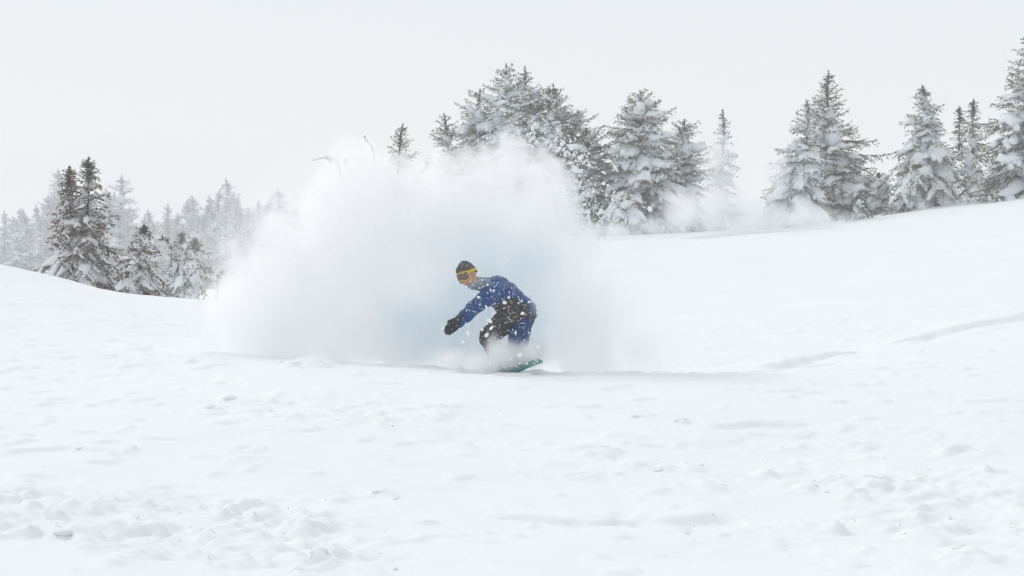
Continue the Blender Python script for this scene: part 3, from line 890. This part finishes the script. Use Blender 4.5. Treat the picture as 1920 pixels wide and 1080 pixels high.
# goggles: curved lens, yellow frame tube and strap
gog = bpy.data.objects.new('goggles', None)
COL.objects.link(gog)
gog.parent = person
def gq(u, v, k):                                              # u -1..1 across, v -1..1 up
    a = 66 * u
    return hp(a, -9 + 19 * v * (1 - .18 * u * u) - (8 * math.exp(-(u / .22) ** 2) if v < -.4 else 0) * 0 + (10 * math.exp(-(u / .25) ** 2) if v < 0 else 0) * (-v), k)
gu, gv = np.linspace(-1, 1, 25), np.linspace(-1, 1, 9)
V = np.array([[gq(u, v, 1.22 + .05 * (1 - v * v)) for u in gu] for v in gv]).reshape(-1, 3)
i_ = np.arange(len(V)).reshape(9, 25)
F = np.stack([i_[:-1, :-1], i_[:-1, 1:], i_[1:, 1:], i_[1:, :-1]], -1).reshape(-1, 4)
link('lens', np_mesh('lens', V, F), M['lens'], gog)
loop = [(u, 1) for u in gu] + [(1, v) for v in gv[::-1]] + [(u, -1) for u in gu[::-1]] + [(-1, v) for v in gv]
lp = np.array([gq(u, v, 1.22) for u, v in loop])
for _ in range(2):
    lp = (np.roll(lp, 1, 0) + lp * 2 + np.roll(lp, -1, 0)) / 4
lp = np.vstack([lp, lp[:2]])
link('frame', np_mesh('frame', *tube(lp, np.full(len(lp), .006), 8)), M['yellow'], gog)
V = []
for a in np.linspace(62, 298, 40):
    for e, k in ((-6, 1.20), (-2, 1.22), (2, 1.23), (6, 1.22)):
        V.append(hp(a, e + 4 - 4 * math.cos(R(a - 180)) * -1, k + .03))
V = np.array(V)
i_ = np.arange(len(V)).reshape(40, 4)
F = np.stack([i_[:-1, :-1], i_[1:, :-1], i_[1:, 1:], i_[:-1, 1:]], -1).reshape(-1, 4)
link('strap', np_mesh('strap', V, F), M['yellow'], gog)

# snowboard
B0, B1 = P(958, 686, RD + .06), P(1003, 690, RD - .66)
D = (B1 - B0) / np.linalg.norm(B1 - B0)
S = np.cross(D, [0, 0, 1.]); S /= np.linalg.norm(S)
N = np.cross(S, D)
roll = R(-20)
S, N = math.cos(roll) * S + math.sin(roll) * N, -math.sin(roll) * S + math.cos(roll) * N
BC = B0
board = empty('snowboard', BC)
tag(board, 'teal snowboard carving under the crouching rider', 'snowboard')
nu, nv = 61, 9
def bpt(u, v, dz):
    s = u * .755
    ex = max(0.0, abs(s) - .56)
    half = .125 + .02 * min(1, (s / .56) ** 2)
    if ex > 0:
        half = .145 * math.sqrt(max(0.0, 1 - (ex / .196) ** 2.2))
    return D * s + S * (v * half) + N * (1.9 * ex ** 2 + dz)
for nm_, mt, z0, z1 in (('deck', 'board', .004, .0085), ('base', 'board', -.004, .001), ('edge', 'board_edge', .001, .004)):
    gu_, gv_ = np.linspace(-.999, .999, nu), np.linspace(-1, 1, nv)
    sc_ = 1.0 if nm_ != 'edge' else 1.006
    top = np.array([[bpt(u, v * sc_, z1) for v in gv_] for u in gu_]).reshape(-1, 3)
    bot = np.array([[bpt(u, v * sc_, z0) for v in gv_] for u in gu_]).reshape(-1, 3)
    i_ = np.arange(nu * nv).reshape(nu, nv)
    q = np.stack([i_[:-1, :-1], i_[1:, :-1], i_[1:, 1:], i_[:-1, 1:]], -1).reshape(-1, 4)
    kk = nu * nv
    r0, r1 = i_[:, 0], i_[:, -1]
    sides = np.vstack([np.stack([r0[:-1], r0[:-1] + kk, r0[1:] + kk, r0[1:]], -1), np.stack([r1[1:], r1[1:] + kk, r1[:-1] + kk, r1[:-1]], -1),
                       np.stack([i_[0, 1:], i_[0, 1:] + kk, i_[0, :-1] + kk, i_[0, :-1]], -1), np.stack([i_[-1, :-1], i_[-1, :-1] + kk, i_[-1, 1:] + kk, i_[-1, 1:]], -1)])
    link(nm_, np_mesh(nm_, np.vstack([top, bot]), np.vstack([q, q[:, ::-1] + kk, sides]), False), M[mt], board)
toe = -S if (-S)[0] < 0 else S
for an in (an1, an2):
    f0 = an + ROOT - N * .07
    rel = f0 - BC
    plate = BC + D * (rel @ D) + S * 0 + N * .03
    sh_ = plate - BC
    link('binding', blob_mesh('binding', [(sh_ - toe * .11, .030, sh_ + toe * .12, .028), (sh_ - toe * .11 + N * .02, .035, sh_ - toe * .13 + N * .19, .030),
                                          (sh_ - D * .07, .022, sh_ + D * .07, .022)], voxel=.009, smooth=3), M['boot'], board)
    bt = plate - ROOT
    ankle = bt - toe * .07 + N * .11
    link('boot', blob_mesh('boot', [(bt - toe * .08 + N * .055, .052, bt + toe * .13 + N * .045, .048), (bt - toe * .07 + N * .05, .058, ankle, .060), (ankle, .062, an + (an - an) + np.array([0, 0, .02]), .064)],
                           voxel=.009, smooth=4, wrinkle=.008, wscale=24), M['boot'], person)

# ------------------------------------------------------------------ flying snow
def specks(name, items, label, shape):
    ac = Acc()
    v0, f0 = shape
    rng = np.random.default_rng(len(items))
    P_ = np.array([i[:3] for i in items]); r_ = np.array([i[3] for i in items])
    n, k = len(items), len(v0)
    st = rng.uniform(.5, 1.6, (n, 1, 3))
    V = v0[None] * (rng.uniform(.6, 1.35, (n, k, 1))) * st * r_[:, None, None]
    ang = rng.uniform(0, 6.28, n)
    c, s = np.cos(ang)[:, None], np.sin(ang)[:, None]
    V = np.stack([V[..., 0] * c - V[..., 2] * s, V[..., 1], V[..., 0] * s + V[..., 2] * c], -1) + P_[:, None]
    F = (f0[None] + (np.arange(n) * k)[:, None, None]).reshape(-1, f0.shape[1])
    o = link(name, np_mesh(name, V.reshape(-1, 3), F, len(v0) > 10), M['flying'])
    tag(o, label, 'snow', kind='stuff')
    return o
OCT = (np.array([(1, 0, 0), (-1, 0, 0), (0, 1, 0), (0, -1, 0), (0, 0, 1), (0, 0, -1)], float),
       np.array([(0, 2, 4), (2, 1, 4), (1, 3, 4), (3, 0, 4), (2, 0, 5), (1, 2, 5), (3, 1, 5), (0, 3, 5)]))
fs = np.random.default_rng(77)
big = []
for _ in range(150):                                          # in front of and around the rider
    px, py = fs.normal(930, 58), fs.normal(585, 62)
    if 470 < py < 690:
        big.append((*P(px, py, fs.uniform(22.0, 22.65)), .003 + .017 * fs.random() ** 5))
for px, py, r in ((580 / 4.153 + 780, 350 / 4.153 + 460, .016), (913, 607, .017), (925, 570, .0), (945, 567, .018), (925, 588, .020), (926, 545, .014), (948, 568, .016), (868, 642, .026), (920, 666, .020), (876, 673, .015), (857, 688, .013), (904, 618, .018), (879, 630, .015),
                  (855, 655, .016), (1005, 637, .015), (990, 653, .014), (914, 534, .012), (904, 525, .016), (897, 557, .014)):
    if r:
        big.append((*P(px, py, 22.3), r * .8))
for _ in range(60):                                           # kicked up off the board
    big.append((*P(fs.normal(950, 30), 692 - abs(fs.normal(0, 14)), fs.uniform(22.1, 22.6)), .003 + .011 * fs.random() ** 3))
EDGE = [(830, 268), (880, 258), (960, 252), (1010, 268), (1050, 282), (1065, 320), (1062, 360), (1075, 400), (1100, 428)]
for _ in range(270):                                          # thrown off the crest of the spray
    k = fs.uniform(2, len(EDGE) - 1)
    i = min(int(k), len(EDGE) - 2)
    px = EDGE[i][0] + (EDGE[i + 1][0] - EDGE[i][0]) * (k - i) + abs(fs.normal(0, 1)) * (12 + 9 * max(0, k - 2.5))
    py = EDGE[i][1] + (EDGE[i + 1][1] - EDGE[i][1]) * (k - i) + fs.normal(0, 14) - 6
    big.append((*P(px, py, fs.uniform(23.4, 24.2)), .008 + .017 * fs.random() ** 2.2))
specks('flying_snow', big, 'white snow lumps flying around the rider and off the spray crest', ICO1)
fine_ = []
for _ in range(3600):
    px, py = fs.normal(925, 72), fs.normal(585, 72)
    if 440 < py < 695:
        fine_.append((*P(px, py, fs.uniform(21.9, 23.6)), .002 + .004 * fs.random() ** 3))
for _ in range(1700):
    k = fs.uniform(1, len(EDGE) - 1)
    i = min(int(k), len(EDGE) - 2)
    px = EDGE[i][0] + (EDGE[i + 1][0] - EDGE[i][0]) * (k - i) + fs.normal(12, 24)
    py = EDGE[i][1] + (EDGE[i + 1][1] - EDGE[i][1]) * (k - i) + fs.normal(0, 22) - 6
    fine_.append((*P(px, py, fs.uniform(23.4, 24.3)), .003 + .006 * fs.random() ** 3))
for _ in range(5200):                                         # grains all over the face of the spray
    px = fs.uniform(470, 1120)
    py = fs.uniform(np.interp(px, [470, 560, 700, 850, 960, 1050, 1120], [430, 350, 300, 270, 258, 285, 450]), 690)
    fine_.append((*P(px, py, fs.uniform(23.3, 24.2)), .002 + .0055 * fs.random() ** 4))
for _ in range(500):
    fine_.append((*P(fs.normal(470, 40), fs.normal(470, 60), fs.uniform(24, 25.4)), .003 + .006 * fs.random() ** 3))
specks('snow_crystals', fine_, 'fine white powder grains hanging in the spray', OCT)

# ------------------------------------------------------------------ powder spray (volumes)
def powder(name, lo, hi, vox, blobs, dens, edge, noise_amp, nscale, label, soft=.12, floor_=0.0, aniso=0.1, colour=(.984, .988, .991)):
    """a cloud of powder: a density grid filled from soft ellipsoids broken up by billowing noise. blobs: centre, radii, strength"""
    m = bpy.data.materials.new(name)
    m.use_nodes = True
    n, l = m.node_tree.nodes, m.node_tree.links
    n.clear()
    out = n.new('ShaderNodeOutputMaterial')
    pv = n.new('ShaderNodeVolumePrincipled')
    pv.inputs['Color'].default_value = (*colour, 1)
    pv.inputs['Density'].default_value = dens
    pv.inputs['Anisotropy'].default_value = aniso
    l.new(pv.outputs[0], out.inputs['Volume'])
    lo, hi = np.array(lo), np.array(hi)
    c = (lo + hi) / 2
    me = bpy.data.meshes.new(name)
    bm = bmesh.new()
    bmesh.ops.create_cube(bm, size=1)
    for v in bm.verts:
        v.co = Vector([v.co[k] * float(hi[k] - lo[k]) for k in range(3)])
    bm.to_mesh(me); bm.free()
    o = link(name, me, m)
    o.location = c.tolist()
    ng = bpy.data.node_groups.new(name, 'GeometryNodeTree')
    ng.interface.new_socket('Geometry', in_out='INPUT', socket_type='NodeSocketGeometry')
    ng.interface.new_socket('Geometry', in_out='OUTPUT', socket_type='NodeSocketGeometry')
    N_, L_ = ng.nodes, ng.links
    go = N_.new('NodeGroupOutput')
    vc = N_.new('GeometryNodeVolumeCube')
    hs = (hi - lo) / 2
    vc.inputs['Min'].default_value, vc.inputs['Max'].default_value = (-hs).tolist(), hs.tolist()
    for ax, k in zip('XYZ', range(3)):
        vc.inputs['Resolution ' + ax].default_value = max(8, int((hi[k] - lo[k]) / vox))
    pos = N_.new('GeometryNodeInputPosition')
    def math_(op, a, b=None, c_=None):
        q = N_.new('ShaderNodeMath')
        q.operation = op
        for k, v in enumerate((a, b, c_)):
            if v is None:
                continue
            if isinstance(v, (int, float)):
                q.inputs[k].default_value = v
            else:
                L_.new(v, q.inputs[k])
        return q.outputs[0]
    def noise_(sc_, det, rough, off):
        va = N_.new('ShaderNodeVectorMath')
        va.operation = 'MULTIPLY_ADD'
        va.inputs[1].default_value = (1.0, 1.0, .62)
        va.inputs[2].default_value = off
        L_.new(pos.outputs[0], va.inputs[0])
        q = N_.new('ShaderNodeTexNoise')
        q.inputs['Scale'].default_value = sc_
        q.inputs['Detail'].default_value = det
        q.inputs['Roughness'].default_value = rough
        q.inputs['Distortion'].default_value = .25
        L_.new(va.outputs[0], q.inputs['Vector'])
        return q.outputs[0]
    tot = None
    for (bc, br, bs) in blobs:
        va = N_.new('ShaderNodeVectorMath')
        va.operation = 'SUBTRACT'
        va.inputs[1].default_value = (np.array(bc) - c).tolist()
        L_.new(pos.outputs[0], va.inputs[0])
        vm = N_.new('ShaderNodeVectorMath')
        vm.operation = 'MULTIPLY'
        vm.inputs[1].default_value = (1 / np.array(br)).tolist()
        L_.new(va.outputs[0], vm.inputs[0])
        vl = N_.new('ShaderNodeVectorMath')
        vl.operation = 'LENGTH'
        L_.new(vm.outputs[0], vl.inputs[0])
        f = math_('MULTIPLY', math_('SUBTRACT', 1.0, vl.outputs['Value']), bs)
        tot = f if tot is None else math_('SMOOTH_MAX', tot, f, .18)
    nz = math_('SUBTRACT', noise_(nscale, 6, .58, (3.1, 1.7, .4)), .5)
    n2 = math_('SUBTRACT', noise_(nscale * .38, 3, .5, (9.1, 4.7, 2.4)), .5)
    near = N_.new('ShaderNodeMapRange')
    near.interpolation_type = 'SMOOTHSTEP'
    near.inputs['From Min'].default_value, near.inputs['From Max'].default_value = -.38, .05
    L_.new(tot, near.inputs['Value'])
    f = math_('ADD', tot, math_('MULTIPLY', near.outputs[0], math_('ADD', math_('MULTIPLY', nz, noise_amp), math_('MULTIPLY', n2, noise_amp * .8))))
    mr = N_.new('ShaderNodeMapRange')
    mr.interpolation_type = 'SMOOTHSTEP'
    mr.inputs['From Min'].default_value, mr.inputs['From Max'].default_value = edge, edge + soft
    L_.new(f, mr.inputs['Value'])
    patch = N_.new('ShaderNodeMapRange')
    patch.inputs['From Min'].default_value, patch.inputs['From Max'].default_value = .25, .75
    patch.inputs['To Min'].default_value, patch.inputs['To Max'].default_value = .2, 1.7
    L_.new(noise_(nscale * 1.7, 5, .6, (.3, 7.7, 5.1)), patch.inputs['Value'])
    L_.new(math_('MULTIPLY', mr.outputs[0], patch.outputs[0]), vc.inputs['Density'])
    sm = N_.new('GeometryNodeSetMaterial')
    sm.inputs['Material'].default_value = m
    L_.new(vc.outputs[0], sm.inputs['Geometry'])
    L_.new(sm.outputs[0], go.inputs[0])
    md = o.modifiers.new('powder', 'NODES')
    md.node_group = ng
    tag(o, label, 'powder', kind='stuff')
    return o

zb = H(0, 24.5) - .15
WALL = [((960, 435, 24.9), (.74, .5, 1.14), 1), ((1018, 390, 24.9), (.42, .4, .74), 1), ((1030, 510, 24.8), (.58, .5, .90), 1), ((850, 450, 24.9), (.80, .6, 1.16), 1), ((735, 470, 25.0), (.90, .6, 1.16), 1),
        ((620, 500, 25.1), (.95, .65, 1.08), .75), ((540, 550, 25.1), (.85, .6, .95), .5), ((1090, 610, 24.6), (.70, .45, .70), .55), ((800, 610, 24.8), (1.5, .5, .55), 1), ((570, 625, 25.0), (1.1, .5, .50), .5),
        ((685, 395, 25.0), (.7, .55, .80), 1.15), ((760, 385, 25.0), (.55, .5, .62), 1), ((635, 410, 25.1), (.55, .55, .68), 1.1)]
powder('powder_spray', (P(380, 0, 25)[0], 23.85, zb), (P(1230, 0, 25)[0], 26.1, P(0, 190, 25)[2]), .027,
       [(P(*c), r, s_) for c, r, s_ in WALL], 4.2, .07, 1.05, 3.4, 'tall white wall of powder thrown up behind the rider', soft=.18, aniso=.3, colour=(.994, .995, .996))
VEIL = [((500, 500, 24.6), (1.05, .6, 1.05), .8), ((460, 590, 24.6), (1.1, .6, .6), .9), ((420, 640, 24.4), (1.0, .5, .3), .7), ((1120, 600, 24.2), (.75, .5, .75), 1.0), ((1190, 650, 24.2), (.8, .5, .4), .9), ((640, 330, 24.8), (.9, .5, .45), .5), ((1075, 470, 24.5), (.5, .4, .7), .7), ((700, 650, 24.0), (1.4, .4, .28), 1.0)]
powder('powder_veil', (P(230, 0, 25)[0], 23.5, zb), (P(1330, 0, 25)[0], 25.4, P(0, 230, 25)[2]), .05,
       [(P(*c), r, s_) for c, r, s_ in VEIL], 2.2, .0, .8, 2.2, 'thin powder veil fading out around the wall of spray', soft=1.0, aniso=.3, colour=(.994, .995, .996))
CORE = [((890, 465, 24.2), (.95, .38, .58), .7), ((905, 560, 24.15), (.95, .38, .72), 1.0), ((950, 620, 24.1), (.80, .38, .52), 1.0), ((800, 610, 24.2), (.9, .4, .5), .9), ((985, 500, 24.2), (.6, .35, .6), .8)]  # shade of the hollow, put into this powder's blue-grey colour and density
powder('powder_shade_core', (P(560, 0, 24)[0], 23.45, zb), (P(1240, 0, 24)[0], 24.75, P(0, 320, 24)[2]), .036,
       [(P(*c), r, s_) for c, r, s_ in CORE], 7.2, .05, 1.0, 4.0, 'denser powder in the hollow behind the rider, tinted blue-grey as its shade', soft=.9, aniso=.1, colour=(.895, .945, .975))
MIST = [((925, 560, 23.55), (.9, .22, .8), .42), ((884, 540, 22.5), (.09, .10, .07), .55), ((945, 666, 22.42), (.27, .20, .21), 1.4), ((908, 681, 22.4), (.34, .20, .14), 1.5), ((985, 664, 22.4), (.19, .16, .17), 1.1), ((925, 648, 22.5), (.12, .12, .18), 1.1),
        ((870, 676, 22.6), (.40, .25, .16), .9), ((1015, 660, 22.7), (.30, .25, .30), .8), ((966, 534, 22.95), (.34, .20, .13), .62), ((1002, 572, 23.0), (.16, .2, .22), .6), ((905, 530, 22.75), (.14, .12, .12), .42)]
powder('powder_mist', (P(740, 0, 23)[0], 22.2, H(0, 22.8) - .08), (P(1100, 0, 23)[0], 23.6, P(0, 440, 23)[2]), .027,
       [(P(*c), r, s_) for c, r, s_ in MIST], 14.0, .16, .95, 5.5, 'thin powder mist swirling round the legs and board', soft=.85)
DRIFT = [((1140, 435, 56), (1.0, .5, .32), .9), ((1230, 428, 56), (.9, .5, .40), .9), ((1380, 425, 55.5), (1.6, .6, .45), 1.0), ((1560, 425, 55), (.7, .5, .30), .8), ((1345, 385, 55.5), (.95, .8, .95), 1.0), ((1290, 395, 55.5), (.9, .8, .7), .9), ((1430, 410, 55), (1.3, .8, .6), 1.0), ((1510, 415, 54.6), (.9, .7, .45), .9), ((1345, 300, 56), (.6, .8, 1.0), .6), ((1455, 330, 55), (.5, .8, .8), .5)]
powder('powder_drift', (P(1050, 0, 55.5)[0], 54.0, H(5, 55) - .3), (P(1640, 0, 55.5)[0], 56.8, P(0, 190, 55.5)[2]), .07,
       [(P(*c), r, s_) for c, r, s_ in DRIFT], 2.6, .0, .60, 1.5, 'wind-blown powder veiling the thin conifers on the ridge', soft=.8)

# ------------------------------------------------------------------ loose clods on the slope
gc = np.random.default_rng(31)
CLODS = [(135, 681, .05), (715, 933, .045), (745, 941, .03), (988, 947, .035), (395, 768, .045), (430, 752, .05), (1195, 783, .045), (1275, 789, .05), (1130, 852, .055),
         (1520, 910, .05), (1350, 912, .045), (1240, 880, .04), (200, 880, .035), (150, 852, .03), (250, 855, .03), (1855, 658, .045), (1620, 905, .07), (1800, 1030, .05), (640, 800, .04), (505, 775, .035), (600, 1052, .05), (120, 1014, .04)]
variants = []
for k in range(6):
    v, f = ICO3
    v = v * np.array([1.0, .85, .62])
    v = v * (.55 + .75 * vn3(v * 1.3 + k * 7, 3) + .28 * vn3(v * 3.4 + k * 3, 4))[:, None]
    variants.append(np_mesh('snow_clod', v, f))
for k, (px, py, r) in enumerate(CLODS):
    g = ground_at(px, py)
    o = link('snow_clod', variants[k % 6], M['snow'])
    o.location = (g[0], g[1], H(g[0], g[1]) - r * .34)
    o.scale = (r * 1.3, r * 1.2, r * .8)
    o.rotation_euler = (0, 0, gc.uniform(0, 6.28))
    tag(o, 'fist-sized snow clod lying loose on the trampled slope', 'snow clod', 'loose snow clods')
crumbs = []
for _ in range(220):
    z = ZONES[gc.choice(len(ZONES), p=[.3, .2, .1, .1, .1, .08, .06, .06])]
    x, y = z[0][0] + gc.normal(0, .55) * z[1], z[0][1] + gc.normal(0, .6) * z[2]
    crumbs.append((x, y, 0, .004 + .010 * gc.random() ** 3))
cx_, cy_ = np.array([c[0] for c in crumbs])[None], np.array([c[1] for c in crumbs])[None]
hz_ = full_h(cx_, cy_)[0]
crumbs = [(c[0], c[1], hz_[i] + c[3] * .05, c[3]) for i, c in enumerate(crumbs)]
o = specks('snow_crumbs', crumbs, 'small snow crumbs strewn over the rough patches of the slope', ICO1)
o.data.materials.clear(); o.data.materials.append(M['snow'])

# ------------------------------------------------------------------ haze
me = bpy.data.meshes.new('haze')
bm = bmesh.new()
bmesh.ops.create_cube(bm, size=1)
bm.to_mesh(me); bm.free()
hz = link('haze', me)
zmin, zmax = float(Z.min()) - 1.0, 17.0
hz.scale = (700, 580, zmax - zmin)
hz.location = (0, 200, (zmax + zmin) / 2)
m = bpy.data.materials.new('haze')
m.use_nodes = True
n, l = m.node_tree.nodes, m.node_tree.links
n.clear()
out = n.new('ShaderNodeOutputMaterial')
pv = n.new('ShaderNodeVolumePrincipled')
pv.inputs['Color'].default_value = (0.97, 0.98, 1.0, 1)
pv.inputs['Density'].default_value = 0.0022
pv.inputs['Anisotropy'].default_value = 0.0
l.new(pv.outputs[0], out.inputs['Volume'])
me.materials.append(m)
tag(hz, 'pale snowy haze hanging over the whole slope', 'haze', kind='stuff')
